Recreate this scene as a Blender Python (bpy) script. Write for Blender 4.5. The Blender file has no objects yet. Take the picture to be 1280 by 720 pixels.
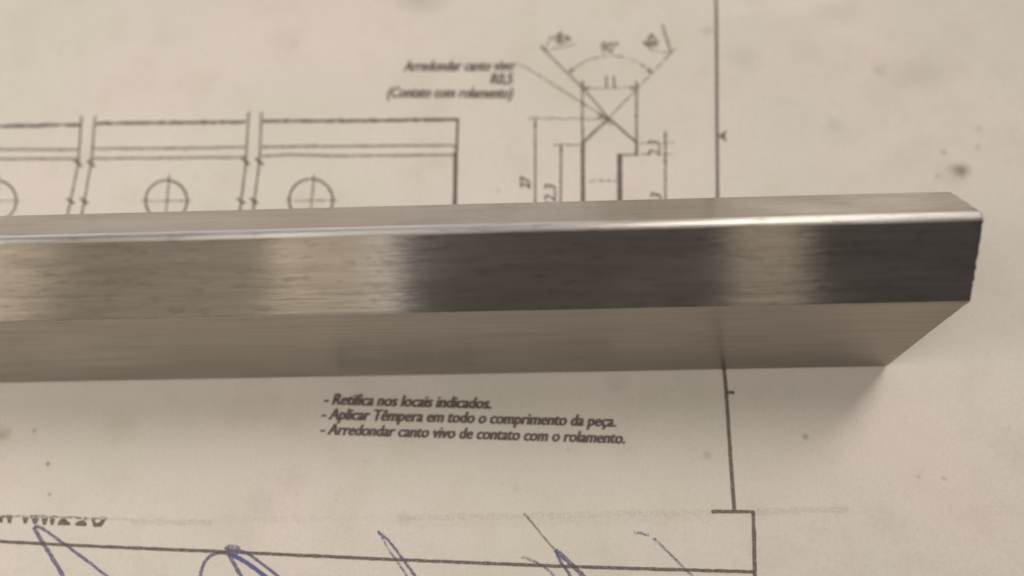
import bpy, bmesh, math, random
from mathutils import Vector, Matrix, noise

random.seed(7)
scene = bpy.context.scene
COL = scene.collection
MM = 0.001

# ------------------------------------------------------------------ camera
# world: metres; x runs along the bar (its cut end at x = 0), y away from the viewer, z up, paper at z = 0
FPX = 1105.0                                   # focal length in pixels of a 1280 wide picture
TILT, YAW, ROLL = math.radians(21.50), math.radians(-2.10), math.radians(-1.267)
CAM = Vector((-38.244, -27.879, 97.514)) * MM
_f = Vector((0, math.sin(TILT), -math.cos(TILT)))
_u = Vector((0, math.cos(TILT), math.sin(TILT)))
_r = Vector((1, 0, 0))
_f, _r = _f * math.cos(YAW) + _r * math.sin(YAW), _r * math.cos(YAW) - _f * math.sin(YAW)
_r, _u = _r * math.cos(ROLL) + _u * math.sin(ROLL), _u * math.cos(ROLL) - _r * math.sin(ROLL)
cam_data = bpy.data.cameras.new('camera')
cam_data.sensor_width = 36.0
cam_data.lens = FPX / 1280 * 36.0
cam_data.clip_start = 0.005
cam_data.clip_end = 20.0
cam_data.dof.use_dof = True
cam_data.dof.focus_distance = 0.088
cam_data.dof.aperture_fstop = 13.5
cam = bpy.data.objects.new('camera', cam_data)
COL.objects.link(cam)
cam.matrix_world = Matrix(((_r.x, _u.x, -_f.x, CAM.x), (_r.y, _u.y, -_f.y, CAM.y), (_r.z, _u.z, -_f.z, CAM.z), (0, 0, 0, 1)))
scene.camera = cam

# ------------------------------------------------------------------ world and lamps (indoors: no sky, no sun)
world = bpy.data.worlds.new('World')
scene.world = world
world.use_nodes = True
bg = world.node_tree.nodes['Background']
bg.inputs['Color'].default_value = (1.0, 0.92, 0.83, 1)
bg.inputs['Strength'].default_value = 0.080


def lamp(name, loc, target, w, h, radiance, color, beam=180):
    d = bpy.data.lights.new(name, 'AREA')
    d.shape = 'RECTANGLE'
    d.size, d.size_y = w, h
    d.energy = radiance * w * h * 4.0
    d.color = color
    d.spread = math.radians(beam)
    o = bpy.data.objects.new(name, d)
    COL.objects.link(o)
    o.location = loc
    o.rotation_euler = (Vector(target) - Vector(loc)).to_track_quat('-Z', 'Y').to_euler()
    return o


T0 = (-0.03, 0.0, 0.0)
WARM, WARM2, COOL = (1.0, 0.935, 0.88), (1.0, 0.83, 0.63), (0.96, 0.96, 1.0)
lamp('ceiling_lamp_right', (0.140, 0.21, 0.55), (-0.05, 0.05, 0), 0.12, 0.40, 2.0, WARM, 75)
lamp('ceiling_lamp_left', (-0.18, -0.10, 0.48), (-0.06, 0, 0), 0.115, 0.26, 4.7, WARM)
lamp('side_fill', (-0.25, -0.04, 0.17), (-0.10, -0.01, 0), 0.07, 0.12, 5.6, (1.0, 0.95, 0.86))  # unseen side fill, added to light the front-left paper and fade rightwards
lamp('back_fill_left', (-0.55, 1.30, 0.16), (-0.05, 0, 0), 1.3, 0.30, 4.6, COOL)  # added low fill, no known source: brightens the bar's rear slope
lamp('back_fill_right', (0.42, 1.25, 0.16), (-0.05, 0, 0), 0.36, 0.30, 6.0, WARM)  # also an added fill, for the right stretch of the rear slope
lamp('window_left', (-0.357, -1.05, 0.62), (-0.357, 0, 0.0), 0.16, 0.62, 0.52, WARM2)
lamp('window_edge', (-0.268, -1.04, 0.62), (-0.268, 0, 0.0), 0.028, 0.62, 0.80, WARM)
lamp('front_fill', (0.02, -1.12, 0.60), (0.02, 0, 0.0), 0.40, 0.62, 0.030, WARM2)  # weak unseen fill, added to lift the dark middle of the front-slope reflection
lamp('front_fill_left', (-0.215, -1.08, 0.60), (-0.215, 0, 0.0), 0.065, 0.62, 0.055, WARM2)  # added fill too, lifts the left end of that dark reflection
lamp('window_gap', (0.292, -1.05, 0.66), (0.292, 0, 0.0), 0.115, 0.66, 0.32, WARM2)
lamp('room_left', (-0.72, -1.15, 0.55), (-0.5, 0, 0.0), 0.55, 0.6, 0.28, WARM2)
lamp('room_far_left', (-1.10, -1.05, 0.55), (-0.5, 0, 0.0), 0.56, 0.6, 0.40, WARM2)

vs = scene.view_settings
vs.view_transform = 'Standard'
vs.look = 'None'
vs.exposure = 0.0
vs.gamma = 1.0
vs.use_curve_mapping = False


# ------------------------------------------------------------------ node helpers
def new_mat(name):
    m = bpy.data.materials.new(name)
    m.use_nodes = True
    nt = m.node_tree
    return m, nt, nt.nodes['Principled BSDF']


def N(nt, kind, **kw):
    n = nt.nodes.new(kind)
    for k, v in kw.items():
        if k.startswith('i_'):
            n.inputs[int(k[2:])].default_value = v
        else:
            setattr(n, k, v)
    return n


def mapped(nt, scale, rot=(0, 0, 0)):
    tc = N(nt, 'ShaderNodeTexCoord')
    mp = N(nt, 'ShaderNodeMapping')
    mp.inputs['Scale'].default_value = scale
    mp.inputs['Rotation'].default_value = rot
    nt.links.new(tc.outputs['Object'], mp.inputs['Vector'])
    return mp.outputs['Vector']


def noise_tex(nt, vec, scale, detail=3.0, rough=0.55):
    n = N(nt, 'ShaderNodeTexNoise')
    n.inputs['Scale'].default_value = scale
    n.inputs['Detail'].default_value = detail
    n.inputs['Roughness'].default_value = rough
    nt.links.new(vec, n.inputs['Vector'])
    return n.outputs['Fac']


def ramp(nt, src, a, b, va=0.0, vb=1.0):
    n = N(nt, 'ShaderNodeMapRange')
    n.interpolation_type = 'SMOOTHSTEP'
    for k, v in (('From Min', a), ('From Max', b), ('To Min', va), ('To Max', vb)):
        n.inputs[k].default_value = v
    nt.links.new(src, n.inputs['Value'])
    return n.outputs['Result']


def mix(nt, fac, a, b):
    n = N(nt, 'ShaderNodeMix', data_type='RGBA')
    for sock, v in ((n.inputs[0], fac), (n.inputs[6], a), (n.inputs[7], b)):
        if hasattr(v, 'is_output'):
            nt.links.new(v, sock)
        else:
            sock.default_value = v
    return n.outputs[2]


def math_n(nt, op, a, b):
    n = N(nt, 'ShaderNodeMath', operation=op)
    for i, v in enumerate((a, b)):
        if hasattr(v, 'is_output'):
            nt.links.new(v, n.inputs[i])
        else:
            n.inputs[i].default_value = v
    return n.outputs[0]


# ------------------------------------------------------------------ the paper's surface
CREASES = []                                   # (polyline in paper coordinates, height, sigma), filled below


def seg_dist(px, py, ax, ay, bx, by):
    dx, dy = bx - ax, by - ay
    t = max(0.0, min(1.0, ((px - ax) * dx + (py - ay) * dy) / (dx * dx + dy * dy + 1e-12)))
    return math.hypot(px - ax - t * dx, py - ay - t * dy)


def sstep(a, b, v):
    t = max(0.0, min(1.0, (v - a) / (b - a)))
    return t * t * (3 - 2 * t)


def paper_z(x, y):
    """gentle buckling of the sheet, in mm for mm; flat where the bar presses on it"""
    away = max(sstep(14, 45, y), sstep(-6, -40, y), sstep(3, 25, x))
    h = 0.0
    if away > 0:
        h = away * (0.45 * noise.noise(Vector((x / 34, y / 30, 1.7))) + 0.16 * noise.noise(Vector((x / 12, y / 13, 5.1))) + 0.30)
    for pts, amp, sg in CREASES:
        if min(abs(x - pts[0][0]), abs(x - pts[-1][0])) > 60:
            continue
        d = min(seg_dist(x, y, *pts[i], *pts[i + 1]) for i in range(len(pts) - 1))
        if d < 4 * sg:
            h += 1.5 * amp * math.exp(-(d / sg) ** 2)
    return h


def at(px, py):
    """a mark seen at this pixel of the photograph -> its place (mm) on the sheet"""
    d = _f + _r * ((px - 640) / FPX) + _u * ((360 - py) / FPX)
    z = 0.0
    for _ in range(4):
        p = CAM / MM + d * ((z - CAM.z / MM) / d.z)
        z = paper_z(p.x, p.y)
    return (p.x, p.y)


for pix, amp, sg in (([(1052, 44), (1085, 62), (1100, 78), (1113, 98)], 0.16, 1.3),
                     ([(1113, 98), (1140, 104), (1175, 96), (1200, 80)], -0.14, 2.2),
                     ([(1092, 208), (1120, 190), (1142, 168)], 0.10, 1.5),
                     ([(910, 24), (980, 20), (1060, 4)], 0.12, 1.6),
                     ([(325, 60), (345, 42), (368, 46), (384, 68)], 0.08, 1.2),
                     ([(575, 185), (640, 176)], 0.06, 1.5)):
    CREASES.append(([at(*q) for q in pix], amp, sg))


def link_mesh(name, verts, faces, mat, parent=None, smooth=False):
    me = bpy.data.meshes.new(name)
    me.from_pydata([(v[0] * MM, v[1] * MM, v[2] * MM) for v in verts], [], faces)
    me.materials.append(mat)
    if smooth:
        me.shade_smooth()
    o = bpy.data.objects.new(name, me)
    COL.objects.link(o)
    if parent:
        o.parent = parent
    return o


# ------------------------------------------------------------------ materials
# paper: off-white office paper, mottled, finger-marked, with a few spots of dirt
mp_, nt, bs = new_mat('handled_paper')
v1 = mapped(nt, (1000, 1000, 1000))            # millimetres
col = mix(nt, ramp(nt, noise_tex(nt, v1, 0.035, 2), 0.32, 0.68), (0.65, 0.615, 0.535, 1), (0.70, 0.625, 0.57, 1))
col = mix(nt, ramp(nt, noise_tex(nt, v1, 0.16, 4, 0.6), 0.45, 0.78, 0, 0.35), col, (0.55, 0.49, 0.40, 1))
col = mix(nt, ramp(nt, noise_tex(nt, v1, 3.2, 3, 0.7), 0.38, 0.72, 0, 0.30), col, (0.50, 0.45, 0.38, 1))
col = mix(nt, ramp(nt, noise_tex(nt, v1, 1.1, 2, 0.5), 0.70, 0.78, 0, 0.30), col, (0.40, 0.35, 0.28, 1))
dirt_n = noise_tex(nt, v1, 0.9, 4, 0.65)
sep = N(nt, 'ShaderNodeSeparateXYZ')
nt.links.new(v1, sep.inputs[0])


def stain(col, px, py, r_px, color, strength, sx=1.0, rough=0.8):
    cx, cy = at(px, py)
    a = math_n(nt, 'MULTIPLY', math_n(nt, 'SUBTRACT', sep.outputs[0], cx), 1.0 / sx)
    b = math_n(nt, 'SUBTRACT', sep.outputs[1], cy)
    d = math_n(nt, 'SQRT', math_n(nt, 'ADD', math_n(nt, 'MULTIPLY', a, a), math_n(nt, 'MULTIPLY', b, b)), 0.0)
    r = r_px / 10.0
    d = math_n(nt, 'ADD', d, math_n(nt, 'MULTIPLY', math_n(nt, 'SUBTRACT', dirt_n, 0.5), r * rough * 2))
    return mix(nt, ramp(nt, d, r * 1.3, r * -0.1, 0, strength), col, color)


BROWN, GREYB, OLIVE = (0.17, 0.12, 0.09, 1), (0.20, 0.17, 0.14, 1), (0.36, 0.31, 0.19, 1)
for a in ((1201, 213, 12, BROWN, 0.80, 1.1, 0.35), (1190, 220, 20, GREYB, 0.16), (1222, 183, 5, OLIVE, 0.45), (1224, 160, 5, GREYB, 0.25),
          (1180, 190, 5, GREYB, 0.35), (1172, 220, 5, GREYB, 0.3), (1150, 96, 30, GREYB, 0.14, 1.8), (1100, 88, 10, GREYB, 0.25),
          (1045, 158, 16, GREYB, 0.16), (60, 580, 3.2, GREYB, 1.0, 1.0, 0.3), (1007, 546, 4, GREYB, 0.7, 1.0, 0.4), (883, 569, 6, GREYB, 0.3, 1.0, 0.9),
          (148, 532, 26, OLIVE, 0.18), (4, 543, 11, OLIVE, 0.6), (368, 55, 10, GREYB, 0.14), (352, 46, 22, BROWN, 0.07, 1.4),
          (525, -4, 34, BROWN, 0.28, 1.3, 0.2), (330, 630, 22, GREYB, 0.12), (365, 600, 22, BROWN, 0.10), (623, 239, 3, GREYB, 0.5),
          (885, 38, 12, GREYB, 0.25), (75, 65, 6, OLIVE, 0.15), (770, 480, 14, GREYB, 0.15), (1105, 650, 22, OLIVE, 0.15), (505, 648, 10, BROWN, 0.12),
          (645, 610, 6, GREYB, 0.15), (1148, 596, 3, GREYB, 0.25), (1180, 598, 3, GREYB, 0.3), (1268, 560, 30, GREYB, 0.10), (43, 538, 3, GREYB, 0.7),
          (62, 618, 2.5, GREYB, 0.7), (930, 70, 26, GREYB, 0.12)):
    col = stain(col, *a)
nt.links.new(col, bs.inputs['Base Color'])
bs.inputs['Roughness'].default_value = 0.75
bs.inputs['Specular IOR Level'].default_value = 0.25
bmp = N(nt, 'ShaderNodeBump')
bmp.inputs['Strength'].default_value = 0.7
bmp.inputs['Distance'].default_value = 0.00007
fib = math_n(nt, 'ADD', noise_tex(nt, v1, 2.6, 4, 0.7), math_n(nt, 'MULTIPLY', noise_tex(nt, v1, 0.5, 3, 0.5), 1.2))
nt.links.new(fib, bmp.inputs['Height'])
nt.links.new(bmp.outputs[0], bs.inputs['Normal'])
PAPER = mp_


def ink(name, color, cover, wear=0.25, scale=5.0):
    """toner or ballpoint on paper: uneven cover"""
    m, nt, bs = new_mat(name)
    v = mapped(nt, (1000, 1000, 1000))
    n1 = noise_tex(nt, v, scale, 3, 0.65)
    nt.links.new(ramp(nt, n1, 0.62, 0.38, cover - wear, min(1.0, cover + wear * 0.5)), bs.inputs['Alpha'])
    bs.inputs['Base Color'].default_value = (*color, 1)
    bs.inputs['Roughness'].default_value = 0.6
    return m


TONER = ink('toner', (0.125, 0.092, 0.074), 0.84, 0.34)
TONER_THIN = ink('thin_toner', (0.16, 0.125, 0.10), 0.66, 0.35)
TONER_FAINT = ink('faint_toner', (0.22, 0.18, 0.145), 0.50, 0.45, 3.0)
TONER_DUST = ink('toner_dust', (0.28, 0.24, 0.18), 0.10, 0.12, 7.0)
TONER_SPECK = ink('toner_speckle', (0.24, 0.20, 0.15), 0.035, 0.05, 6.0)
TONER_BROWN = ink('brownish_toner', (0.14, 0.085, 0.070), 0.85, 0.25)
PEN = ink('blue_ballpoint', (0.13, 0.115, 0.24), 0.72, 0.22, 4.0)
PEN_FAINT = ink('faint_blue_ballpoint', (0.17, 0.15, 0.27), 0.50, 0.40, 4.0)
PEN_BLUE = ink('bright_blue_ballpoint', (0.08, 0.10, 0.27), 0.85, 0.2, 4.0)
PEN_KNOT = ink('smeared_ballpoint', (0.20, 0.18, 0.25), 0.65, 0.3, 3)
PENCIL = ink('brown_scratch', (0.20, 0.13, 0.07), 0.6, 0.3, 4.0)

# ground tool steel, grinding marks along the bar; the rounded ridge is hand-stoned and duller
def steel(name, rough0, rough1, aniso, marks=1.0, tint=0.82):
    m, nt, bs = new_mat(name)
    bs.inputs['Metallic'].default_value = 1.0
    bs.inputs['Anisotropic'].default_value = aniso
    bs.inputs['Anisotropic Rotation'].default_value = 0.25
    bs.inputs['Specular Tint'].default_value = (tint, tint - 0.03, tint - 0.06, 1)
    tan = N(nt, 'ShaderNodeTangent', direction_type='UV_MAP')
    nt.links.new(tan.outputs[0], bs.inputs['Tangent'])
    streak = noise_tex(nt, mapped(nt, (45, 1000, 1000)), 1.7, 3, 0.55)      # drawn out along x
    chatter = noise_tex(nt, mapped(nt, (230, 900, 900)), 2.1, 4, 0.62)
    fine = noise_tex(nt, mapped(nt, (40, 1000, 1000)), 7.0, 2, 0.5)
    cloud = noise_tex(nt, mapped(nt, (250, 600, 600)), 0.25, 3, 0.6)
    c = mix(nt, ramp(nt, streak, 0.35, 0.7), (0.53, 0.50, 0.465, 1), (0.46, 0.43, 0.395, 1))
    c = mix(nt, ramp(nt, chatter, 0.52, 0.72, 0, 0.62 * marks), c, (0.33, 0.30, 0.27, 1))
    nt.links.new(c, bs.inputs['Base Color'])
    nt.links.new(ramp(nt, cloud, 0.3, 0.7, rough0, rough1), bs.inputs['Roughness'])
    b1 = N(nt, 'ShaderNodeBump')
    b1.inputs['Strength'].default_value = 0.85 * marks ** 0.5
    b1.inputs['Distance'].default_value = 0.00005
    h = math_n(nt, 'ADD', streak, math_n(nt, 'MULTIPLY', fine, 0.25))
    nt.links.new(h, b1.inputs['Height'])
    nt.links.new(b1.outputs[0], bs.inputs['Normal'])
    return m


STEEL = steel('ground_steel', 0.13, 0.19, 1.0)
STEEL_SIDE = steel('ground_steel_side', 0.29, 0.34, 0.88, 0.22, 0.48)
STEEL_EDGE = steel('stoned_steel_edge', 0.38, 0.46, 0.92)

# table under the sheet: brown laminate, hidden by the paper in the photograph
TABLE, nt, bs = new_mat('table_laminate')
nt.links.new(mix(nt, noise_tex(nt, mapped(nt, (8, 90, 8)), 3.0, 4), (0.22, 0.15, 0.09, 1), (0.30, 0.21, 0.13, 1)), bs.inputs['Base Color'])
bs.inputs['Roughness'].default_value = 0.5

# ------------------------------------------------------------------ table and sheet
bm = bmesh.new()
bmesh.ops.create_cube(bm, size=1.0)
bmesh.ops.scale(bm, vec=(0.56, 0.42, 0.018), verts=bm.verts)
bmesh.ops.translate(bm, vec=(-0.14, 0.035, -0.0094), verts=bm.verts)
bmesh.ops.bevel(bm, geom=bm.edges[:], offset=0.002, segments=2, affect='EDGES')
me = bpy.data.meshes.new('table_top')
bm.to_mesh(me)
bm.free()
me.materials.append(TABLE)
table = bpy.data.objects.new('table_top', me)
COL.objects.link(table)
table['kind'] = 'structure'

SX0, SX1, SY0, SY1 = -350.0, 70.0, -112.0, 185.0
nx, ny = 336, 238
verts, faces = [], []
for j in range(ny + 1):
    for i in range(nx + 1):
        x, y = SX0 + (SX1 - SX0) * i / nx, SY0 + (SY1 - SY0) * j / ny
        verts.append((x, y, paper_z(x, y)))
for j in range(ny):
    for i in range(nx):
        a = j * (nx + 1) + i
        faces.append((a, a + 1, a + nx + 2, a + nx + 1))
sheet = link_mesh('technical_drawing', verts, faces, PAPER, smooth=True)
sheet['label'] = 'off-white sheet of technical drawing with printed lines, notes and blue pen signatures under the bar'
sheet['category'] = 'paper'
LIFT = 0.022
_lift = [0]


def lift():
    _lift[0] = (_lift[0] + 1) % 12
    return LIFT + 0.0012 * _lift[0]


HEAVY = {'toner': 1.22, 'thin_toner': 1.3, 'faint_toner': 1.3, 'brownish_toner': 1.15}


def ribbon(name, pix, w, mat, label=None, wob=0.12, taper=False, in_mm=False, w_end=None):
    """a drawn stroke through pixel points, w pixels wide, lying on the sheet"""
    pts = [Vector(q if in_mm else at(*q)) for q in pix]
    path = [pts[0]]
    for a, b in zip(pts, pts[1:]):
        n = max(1, int((b - a).length / 0.6))
        path += [a.lerp(b, k / n) for k in range(1, n + 1)]
    if len(path) < 3:
        path = [path[0], path[0].lerp(path[-1], 0.5), path[-1]]
    L = lift()
    vs_, fs = [], []
    sd = random.uniform(0, 100)
    for i, p in enumerate(path):
        t = (path[min(i + 1, len(path) - 1)] - path[max(i - 1, 0)]).normalized()
        n = Vector((-t.y, t.x))
        k = 1 + wob * 2 * noise.noise(Vector((i * 0.9, sd, 0)))
        ww = w if w_end is None else w + (w_end - w) * i / (len(path) - 1)
        if taper:
            e = min(i, len(path) - 1 - i) / 3.0
            k *= 0.35 + 0.65 * min(1.0, e)
        hw = ww * HEAVY.get(mat.name, 1.0) / 20.5 * k
        jit = n * (0.035 * noise.noise(Vector((i * 0.7, sd, 9)))) * (wob / 0.12)
        for s in (-1, 1):
            q = p + jit + n * (s * hw)
            vs_.append((q.x, q.y, paper_z(q.x, q.y) + L))
        if i:
            b = 2 * i
            fs.append((b - 2, b - 1, b + 1, b))
    o = link_mesh(name, vs_, fs, mat, sheet)
    if label:
        o['label'] = label
    return o


def smooth_path(pix, n=6):
    out = []
    for i in range(len(pix) - 1):
        p0, p1, p2, p3 = (Vector(pix[max(0, min(len(pix) - 1, i + k))]) for k in (-1, 0, 1, 2))
        for s in range(n):
            t = s / n
            out.append(0.5 * ((2 * p1) + (p2 - p0) * t + (2 * p0 - 5 * p1 + 4 * p2 - p3) * t * t + (3 * p1 - p0 - 3 * p2 + p3) * t ** 3))
    out.append(Vector(pix[-1]))
    return [(v.x, v.y) for v in out]


def patch(name, polys, mat, label=None):
    """flat printed shapes, one mesh"""
    L = lift()
    vs_, fs = [], []
    for poly in polys:
        f = []
        for q in poly:
            x, y = at(*q)
            f.append(len(vs_))
            vs_.append((x, y, paper_z(x, y) + L))
        fs.append(f)
    o = link_mesh(name, vs_, fs, mat, sheet)
    if label:
        o['label'] = label
    return o


def line(pix, w, mat=None, name='printed_line', **k):
    return ribbon(name, pix, w, mat or TONER, **k)


def text(s, left, right, height, mat, label=None, shear=0.22, weight=0.012, bold=0.042, name='printed_text'):
    """one line of print: baseline from pixel 'left' to pixel 'right', capitals 'height' pixels tall"""
    cu = bpy.data.curves.new('lettering', 'FONT')
    cu.body = s
    cu.shear = shear
    cu.offset = weight
    cu.resolution_u = 3
    tmp = bpy.data.objects.new('lettering', cu)
    COL.objects.link(tmp)
    dg = bpy.context.evaluated_depsgraph_get()
    me = bpy.data.meshes.new_from_object(tmp.evaluated_get(dg))
    bpy.data.objects.remove(tmp)
    xs = [v.co.x for v in me.vertices]
    x0, x1 = min(xs), max(xs)
    a, b = Vector(at(*left)), Vector(at(*right))
    ex = (b - a) / (x1 - x0)
    dv = Vector((right[0] - left[0], right[1] - left[1])).normalized()
    mid = ((left[0] + right[0]) / 2, (left[1] + right[1]) / 2)
    m0, m1 = Vector(at(*mid)), Vector(at(mid[0] + dv.y * height, mid[1] - dv.x * height))
    ey = Vector((-ex.y, ex.x)).normalized() * ((m1 - m0).length / 0.62)
    L = lift()
    vs_, fs = [], []
    for k, (ox, oy) in enumerate(((-bold, 0.0), (bold, 0.012), (0.0, -0.012))):       # heavy, smudged type: overprinted
        n0 = len(vs_)
        for v in me.vertices:
            q = a + ex * (v.co.x - x0 + ox) + ey * (v.co.y + oy)
            vs_.append((q.x, q.y, paper_z(q.x, q.y) + L + 0.0004 * k))
        fs += [tuple(n0 + i for i in p.vertices) for p in me.polygons]
    bpy.data.meshes.remove(me)
    o = link_mesh(name, vs_, fs, mat, sheet)
    if label:
        o['label'] = label
    return o


# ------------------------------------------------------------------ the bar
A_, B_, C_, D_ = (10.85, 21.5), (5.80, 27.05), (-0.18, 21.42), (0.04, 0.0)


def fillet(p0, p1, p2, r, n):
    p0, p1, p2 = Vector(p0), Vector(p1), Vector(p2)
    a, b = (p0 - p1).normalized(), (p2 - p1).normalized()
    ang = a.angle(b)
    t = r / math.tan(ang / 2)
    c = p1 + (a + b).normalized() * (r / math.sin(ang / 2))
    s, e = p1 + a * t - c, p1 + b * t - c
    th0 = math.atan2(s.y, s.x)
    th1 = math.atan2(e.y, e.x)
    while th1 - th0 > math.pi:
        th1 -= 2 * math.pi
    while th1 - th0 < -math.pi:
        th1 += 2 * math.pi
    return [(c.x + r * math.cos(th0 + (th1 - th0) * k / n), c.y + r * math.sin(th0 + (th1 - th0) * k / n)) for k in range(n + 1)]


corners = [(D_, 0.12, 3), ((7.4, 0.0), 0.12, 3), ((7.4, 19.2), 0.2, 3), ((10.85, 19.2), 0.12, 3), (A_, 0.15, 4), (B_, 0.64, 14), (C_, 0.10, 4)]
prof = []
nc = len(corners)
for i, (p, r, n) in enumerate(corners):
    prof += fillet(corners[i - 1][0], p, corners[(i + 1) % nc][0], r, n)
# cut the long sides into short pieces so that the sawn end can be ragged
dense = []
for i, p in enumerate(prof):
    q = prof[(i + 1) % len(prof)]
    d = math.hypot(q[0] - p[0], q[1] - p[1])
    n = max(1, int(d / 0.35))
    dense += [(p[0] + (q[0] - p[0]) * k / n, p[1] + (q[1] - p[1]) * k / n) for k in range(n)]
prof = dense
XL = -190.0


def end_x(y, z, k):
    """the cut is a little out of square, with a slight burr"""
    x = 0.30 * (1 - abs(z - 21.5) / 6) * sstep(4, 11, y) * (1 if z > 18 else 0) - 0.10 * sstep(24, 27, z)
    if z > 18:
        x += 0.16 * noise.noise(Vector((y * 1.3, z * 1.3, k))) + 0.10 * noise.noise(Vector((y * 3.1, z * 3.1, k)))
    return x


stations = [XL, XL + 0.15, -160, -120, -80, -40, -10, -2, -0.6, -0.12, 0.0]
verts, faces = [], []
np_ = len(prof)
cyz = (sum(p[0] for p in prof) / np_, sum(p[1] for p in prof) / np_)
for si, x in enumerate(stations):
    for (y, z) in prof:
        xx = x
        yy, zz = y, z
        if si >= len(stations) - 2:
            xx = x + end_x(y, z, 0.0)
        if si in (0, len(stations) - 1):         # tiny chamfer round the ends
            dv = Vector((cyz[0] - y, cyz[1] - z)).normalized() * 0.08
            yy, zz = y + dv.x, max(0.0, z + dv.y)
        verts.append((xx, yy, zz))
for s in range(len(stations) - 1):
    for i in range(np_):
        j = (i + 1) % np_
        a, b = s * np_, (s + 1) * np_
        faces.append((a + i, b + i, b + j, a + j))
faces.append(tuple(range(np_)))
faces.append(tuple((len(stations) - 1) * np_ + i for i in reversed(range(np_))))
bar = link_mesh('steel_bar', verts, faces, STEEL)
me = bar.data
me.materials.append(STEEL_EDGE)
me.materials.append(STEEL_SIDE)
arc = [0.0]
for i in range(np_):
    q, p = prof[(i + 1) % np_], prof[i]
    arc.append(arc[-1] + math.hypot(q[0] - p[0], q[1] - p[1]))
uv = me.uv_layers.new(name='UVMap')
for poly in me.polygons:
    ii = [v % np_ for v in poly.vertices]
    if len(ii) == 4 and all(math.hypot(prof[k][0] - B_[0], prof[k][1] - B_[1]) < 0.66 for k in ii):
        poly.material_index = 1
    elif len(ii) == 4 and all(prof[k][0] < 0.2 and prof[k][1] < 21.45 for k in ii):
        poly.material_index = 2
    wrap = max(ii) - min(ii) > 2 and len(ii) == 4
    for li, vi in zip(poly.loop_indices, poly.vertices):
        k = vi % np_
        v = me.vertices[vi].co
        if len(poly.vertices) > 4:
            uv.data[li].uv = (v.y * 5, v.z * 5)
        else:
            uv.data[li].uv = (v.x * 5, (arc[-1] if (wrap and k == 0) else arc[k]) * 0.005)
bm = bmesh.new()
bm.from_mesh(me)
bmesh.ops.recalc_face_normals(bm, faces=bm.faces[:])
bmesh.ops.triangulate(bm, faces=[f for f in bm.faces if len(f.verts) > 4])
bm.to_mesh(me)
bm.free()
me.shade_smooth()
me.set_sharp_from_angle(angle=math.radians(28))
bar.location.z = 0.00003
bar['label'] = 'brushed grey steel bar with ridged top resting across the paper drawing'
bar['category'] = 'metal bar'

# ------------------------------------------------------------------ printed drawing: long view of the bar, broken in three
for pix in ([(-60, 160), (0, 158), (101, 156)], [(120, 154.5), (215, 153.5), (307, 152.5)], [(329, 151.5), (450, 151), (573, 149.5)]):
    line(pix, 4.0, wob=0.42)
for pix in ([(-60, 187), (98, 187)], [(116, 186), (215, 185.5), (307, 184)], [(327.5, 184), (390, 183), (565, 181.5), (571, 186)],
            [(-60, 199), (96, 198.5)], [(113, 198.5), (307, 196.5)], [(327.5, 195.5), (360, 193.5), (420, 195), (569, 193.5)]):
    line(pix, 2.6, TONER_THIN, wob=0.22)
for top, k1, k2, end in (((102, 145), (98, 204), (88.5, 250.5), (84, 272)), ((119, 145), (114, 204.5), (105.5, 250.5), (101.5, 272)),
                         ((311, 140), (307.5, 202), (301.5, 250.5), (299.5, 266)), ((327, 140), (324.5, 202), (318, 250.5), (316.5, 266))):
    line([top, k1], 2.6, TONER_THIN, 'printed_break_line')
    line([(k1[0] - 5, k1[1] - 4), (k1[0] + 4.5, k1[1] + 4)], 3.0, TONER, 'printed_break_line')
    line([k1, k2], 2.6, TONER_THIN, 'printed_break_line')
    line([(k2[0] - 5, k2[1] - 2.5), (k2[0] + 4.5, k2[1] + 4)], 3.0, TONER, 'printed_break_line')
    line([k2, end], 3.2, TONER_THIN, 'printed_break_line')
line([(572.3, 148), (570.5, 190)], 3.2)
line([(569.6, 190), (568.5, 262)], 5.0, TONER_BROWN)
for cx, cy, r in ((-5.5, 251, 26), (208, 251, 26), (388.8, 250.5, 27.3)):
    ring = [(cx + r * math.cos(t * math.pi / 24), cy - 0.98 * r * math.sin(t * math.pi / 24)) for t in range(-14, 39)]
    line(ring, 2.6, TONER, 'printed_circle', wob=0.2)
    line([(cx - r - 5, cy + .5), (cx + r + 5.5, cy)], 2.0, TONER_FAINT, 'printed_centre_line')
    line([(cx + 4, cy - 32), (cx - 2, cy + 30)], 2.0, TONER_THIN, 'printed_centre_line')

# ------------------------------------------------------------------ printed section with its dimensions
line(smooth_path([(641, 80), (648, 80.5), (655, 83)]) + [(700, 111), (743, 138.5), (757, 147)], 2.0, TONER_FAINT, 'printed_leader_line')
patch('printed_arrowhead', [[(759, 150), (747, 145.5), (750.5, 140.5)]], TONER_THIN)
line([(676, 58.5), (731, 113), (761, 148)], 2.3, TONER_THIN)
line([(761, 148), (796, 178.5)], 2.8)
line([(839, 66.5), (800, 107), (761, 148)], 2.2, TONER_FAINT)
line([(761, 148), (728.5, 178.5)], 3.4, TONER_THIN)
line([(728, 101), (728.3, 178)], 2.6, TONER_THIN)
line([(728.5, 178), (728.7, 258)], 4.6, TONER_BROWN)
line([(795.5, 101), (795.8, 178)], 2.6, TONER_THIN)
line([(795.8, 178), (795.5, 195)], 3.2)
line([(772, 193.8), (796, 193.3)], 2.8, TONER_THIN)
line([(774.5, 193), (774.8, 256)], 5.8, TONER_BROWN)
line([(755, 141), (758, 148), (764, 157)], 1.8, TONER_THIN)
line([(661, 148), (755, 149)], 2.4, TONER_FAINT, 'printed_dimension_line', wob=0.4)
line([(669, 149), (669, 258)], 2.4, TONER_THIN, 'printed_dimension_line')
line([(691.5, 181), (724, 181.3)], 2.4, TONER_FAINT, 'printed_dimension_line', wob=0.4)
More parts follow.
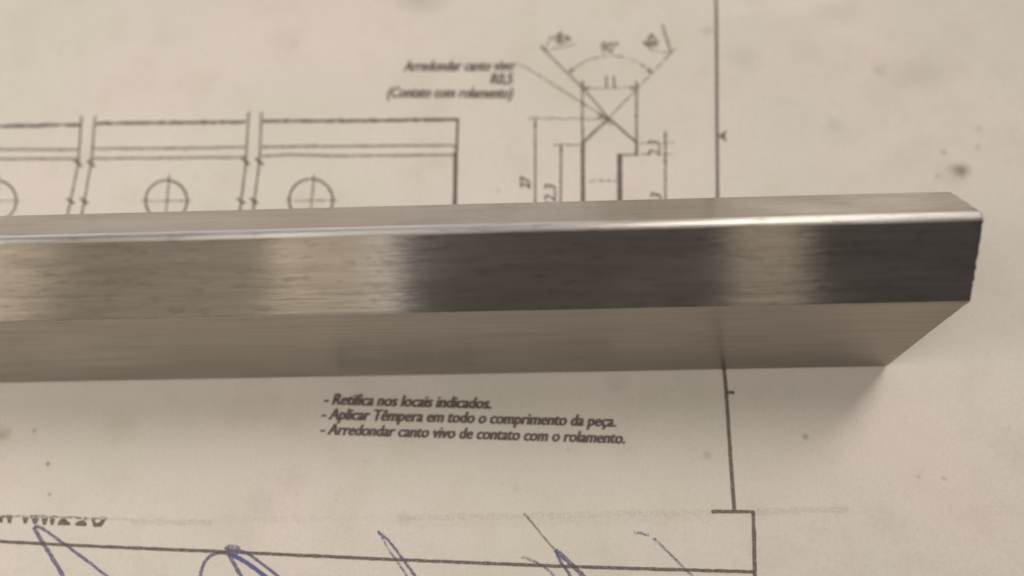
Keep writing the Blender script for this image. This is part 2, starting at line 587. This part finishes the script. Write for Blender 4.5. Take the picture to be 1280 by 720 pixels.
line([(701.3, 181), (700.8, 258)], 2.6, TONER_THIN, 'printed_dimension_line')
line([(728, 110.5), (795.5, 109.8)], 2.2, TONER_FAINT, 'printed_dimension_line', wob=0.4)
line(smooth_path([(712, 91), (724, 81), (742, 73), (764, 70), (785, 73), (803, 82), (815.5, 91.5)]), 2.3, TONER_FAINT, 'printed_dimension_arc', wob=0.3)
line([(831.6, 164), (831.8, 256)], 2.3, TONER_THIN, 'printed_dimension_line')
for y in (179.2, 192.8):
    line([(800, y), (812, y)], 2.0, TONER_FAINT, 'printed_dimension_line', wob=0.4)
    line([(827, y), (842, y)], 2.0, TONER_FAINT, 'printed_dimension_line', wob=0.4)
for x0, x1 in ((736, 746), (749, 756), (759, 770)):
    line([(x0, 226), (x1, 226)], 2.6, TONER_FAINT, 'printed_centre_line', wob=0.4)
for tri in ([(728.5, 110.5), (736, 108), (736, 113)], [(795.3, 109.8), (787.5, 107.3), (787.5, 112.3)], [(711.3, 92.5), (713.5, 84.5), (718, 88.5)],
            [(816, 92.5), (808, 89.5), (811.5, 84)], [(831.6, 179), (829.5, 168), (833.8, 168)], [(831.6, 192.5), (829.3, 203.5), (834, 203.5)],
            [(669, 149.5), (667, 158), (671, 158)], [(701.2, 181.5), (699.2, 190), (703.2, 190)]):
    patch('printed_arrowhead', [tri], TONER)
text('11', (757, 108.8), (768.5, 108.8), 12.5, TONER, 'printed dimension reading 11', shear=0, weight=0.004, bold=0.012)
text('90°', (751.5, 66.3), (773.5, 66.0), 12, TONER, 'printed angle reading 90 degrees', shear=0.1, weight=0.004, bold=0.012)
text('27', (662.5, 236), (662.5, 220), 11, TONER, 'printed dimension reading 27 turned on its side')
text('22,3', (694.5, 262.5), (694.5, 230), 12.5, TONER, 'printed dimension on its side, half covered by the bar', weight=0.004, bold=0.012)
text('2,3', (825, 195.5), (824.5, 175.5), 12.5, TONER, 'printed dimension reading 2,3 turned on its side', weight=0.004, bold=0.012)
text('3', (826.5, 250), (826.5, 241), 12, TONER, 'printed digit at the edge of the bar', weight=0.004, bold=0.012)
# surface finish marks on both slopes
line([(681, 63), (684, 56), (690, 43)], 2.0, TONER_FAINT, 'printed_finish_mark')
line([(676.5, 57.5), (683, 64.5)], 3.0, TONER_THIN, 'printed_finish_mark')
line([(683, 63.5), (702, 59), (719, 54.5)], 2.4, TONER_FAINT, 'printed_finish_mark', wob=0.4)
text('N7', (690, 49), (703, 59), 13, TONER, 'small printed surface finish mark on the left slope', shear=0.1)
line([(828, 31), (838.5, 66)], 2.6, TONER_THIN, 'printed_finish_mark')
line([(838.5, 66.5), (845, 60)], 1.8, TONER_FAINT, 'printed_finish_mark')
line([(818, 63.5), (838, 67)], 1.8, TONER_FAINT, 'printed_finish_mark')
text('N7', (814.5, 62.5), (827, 51), 13, TONER, 'small printed surface finish mark on the right slope', shear=0.1)

# ------------------------------------------------------------------ printed notes
text('Arredondar canto vivo', (504.5, 89), (641.5, 88), 11.5, TONER, 'printed note Arredondar canto vivo')
text('R0,5', (613, 105), (641.5, 104.8), 11.5, TONER, 'printed note R0,5')
text('(Contato com rolamento)', (484, 122), (641, 122.5), 11.5, TONER, 'printed note (Contato com rolamento)')
text('- Retifica nos locais indicados.', (405, 505.5), (613.5, 511), 12.5, TONER, 'printed note Retifica nos locais indicados', bold=0.056)
text('- Aplicar Têmpera em todo o comprimento da peça.', (402, 524), (769.5, 533.5), 12.5, TONER, 'printed note about Aplicar Têmpera', bold=0.056)
text('- Arredondar canto vivo de contato com o rolamento.', (400.5, 543), (781, 554.5), 12.5, TONER, 'printed note Arredondar canto vivo de contato', bold=0.056)

# ------------------------------------------------------------------ printed frame, table lines, copier marks
line([(893.7, -80), (895, 0), (896, 120), (897, 250)], 3.6, TONER, 'printed_frame_line', wob=0.07)
line([(897, 250), (903.6, 448), (907.5, 487), (913, 570), (917.8, 639)], 3.6, TONER, 'printed_frame_line', wob=0.07)
patch('printed_arrowhead', [[(897.5, 170), (908, 162.5), (906.5, 170), (908, 178)]], TONER)
line([(908, 490.5), (918, 490.8)], 3.4, TONER, 'printed_tick')
line([(889, 639.5), (943, 639.8)], 3.2, TONER, 'printed_frame_line')
line([(941.5, 639.5), (942.8, 690), (944.3, 760)], 3.6, TONER, 'printed_frame_line')
line([(-60, 674.5), (0, 677), (130, 683.5), (262, 689), (480, 699), (702, 708), (943, 715)], 3.0, TONER, 'printed_table_line', wob=0.15)
# bottoms of letters cut off by the copier
patch('printed_letter_bottoms', [
    [(-3, 645.5), (4, 645.5), (3.5, 653.5), (-2, 653)], [(8.5, 646), (15.5, 646), (14, 654.5), (10, 654)],
    [(28, 647), (36, 647), (33.5, 654.5), (29.5, 654.2)], [(39.5, 647.5), (49, 647.5), (46, 655.2), (41.5, 655)],
    [(52, 648), (60.5, 648), (57, 656.5), (53.5, 656)], [(62.5, 648), (69, 648), (67, 656.3), (63, 656)],
    [(76, 648.5), (83, 648.5), (85, 652), (88, 653), (87.5, 656.8), (72, 656.5), (73, 652)],
    [(99, 651), (105, 650), (108.5, 654), (108, 657.8), (94, 657.2), (94.5, 653.5)],
    [(114, 649), (119, 649), (119.5, 653.5), (124, 653), (128, 649), (133, 649), (127, 658.5), (117, 659)]],
    TONER, 'lower halves of dark printed letters cut off along a faint line')
line([(-40, 644.5), (60, 646), (134, 648.5)], 2.2, TONER_FAINT, 'copier_edge_mark', wob=0.4)
line([(134, 648.5), (165, 650)], 3, TONER_DUST, 'copier_edge_mark')
line([(165, 652), (215, 653), (265, 653)], 6, TONER_DUST, 'copier_edge_mark', wob=0.4)
line([(265, 650), (480, 647), (700, 644), (890, 640)], 7, TONER_SPECK, 'copier_edge_mark', wob=0.4)
line([(945, 640), (1000, 638), (1062, 637)], 7, TONER_DUST, 'copier_edge_mark', wob=0.4)
line([(500, 652), (700, 648), (890, 645)], 14, TONER_SPECK, 'copier_edge_mark', wob=0.4)

# ------------------------------------------------------------------ ballpoint signatures and a scratch
S = 'pen_stroke'


def pen(pix, w, mat=None, **k):
    return ribbon(S, smooth_path(pix), w * 1.22, mat or PEN, wob=k.pop('wob', 0.2), **k)


pen([(96, 748), (79, 720), (64, 695), (52, 676), (44, 662), (42.5, 658.5)], 3.6)
pen([(42.5, 658.5), (48, 658.5), (58, 664), (75, 676), (95, 691), (118, 708), (150, 733)], 2.6)
pen([(246, 745), (250.5, 720), (253.5, 708), (259, 698.5), (267, 693), (275, 691), (284, 691.5)], 3.2)
pen([(284, 684), (285, 690), (291, 702), (302, 721), (318, 748)], 3.4)
pen([(286, 692), (294, 695.5), (306, 702), (319, 711), (345, 731)], 3.8, PEN_BLUE)
pen([(288, 689), (298, 688.5), (308, 691), (319, 698.5), (333, 709), (365, 734)], 2.6)
pen([(283, 688), (286, 684.5), (295, 685.5), (297, 689), (290, 690.5), (285, 688)], 5.5, PEN_KNOT)
pen([(472, 664), (484, 674), (494, 686), (502, 697), (510, 708), (519, 720), (532, 738)], 2.4)
pen([(472.5, 664.5), (480, 676), (487, 688.5), (497, 702), (508, 720), (520, 740)], 2.2, PEN_FAINT)
ribbon('scratch_mark', smooth_path([(655, 642), (662, 650), (676, 667), (694, 688)]), 2.2, PENCIL, wob=0.25)
pen([(694, 687.5), (706, 698), (718, 709), (729, 720), (745, 738)], 4.2)
pen([(694, 688), (701, 702), (713, 720), (722, 735)], 2.8)
pen([(652, 696), (668, 702), (682, 710), (693, 721), (705, 736)], 2.6, PEN_FAINT)
pen([(792, 666), (800, 666.5), (811, 669)], 2.6, PEN_FAINT)
pen([(817, 673), (831, 686), (844, 699), (858, 713), (880, 735)], 2.4, PEN_FAINT)
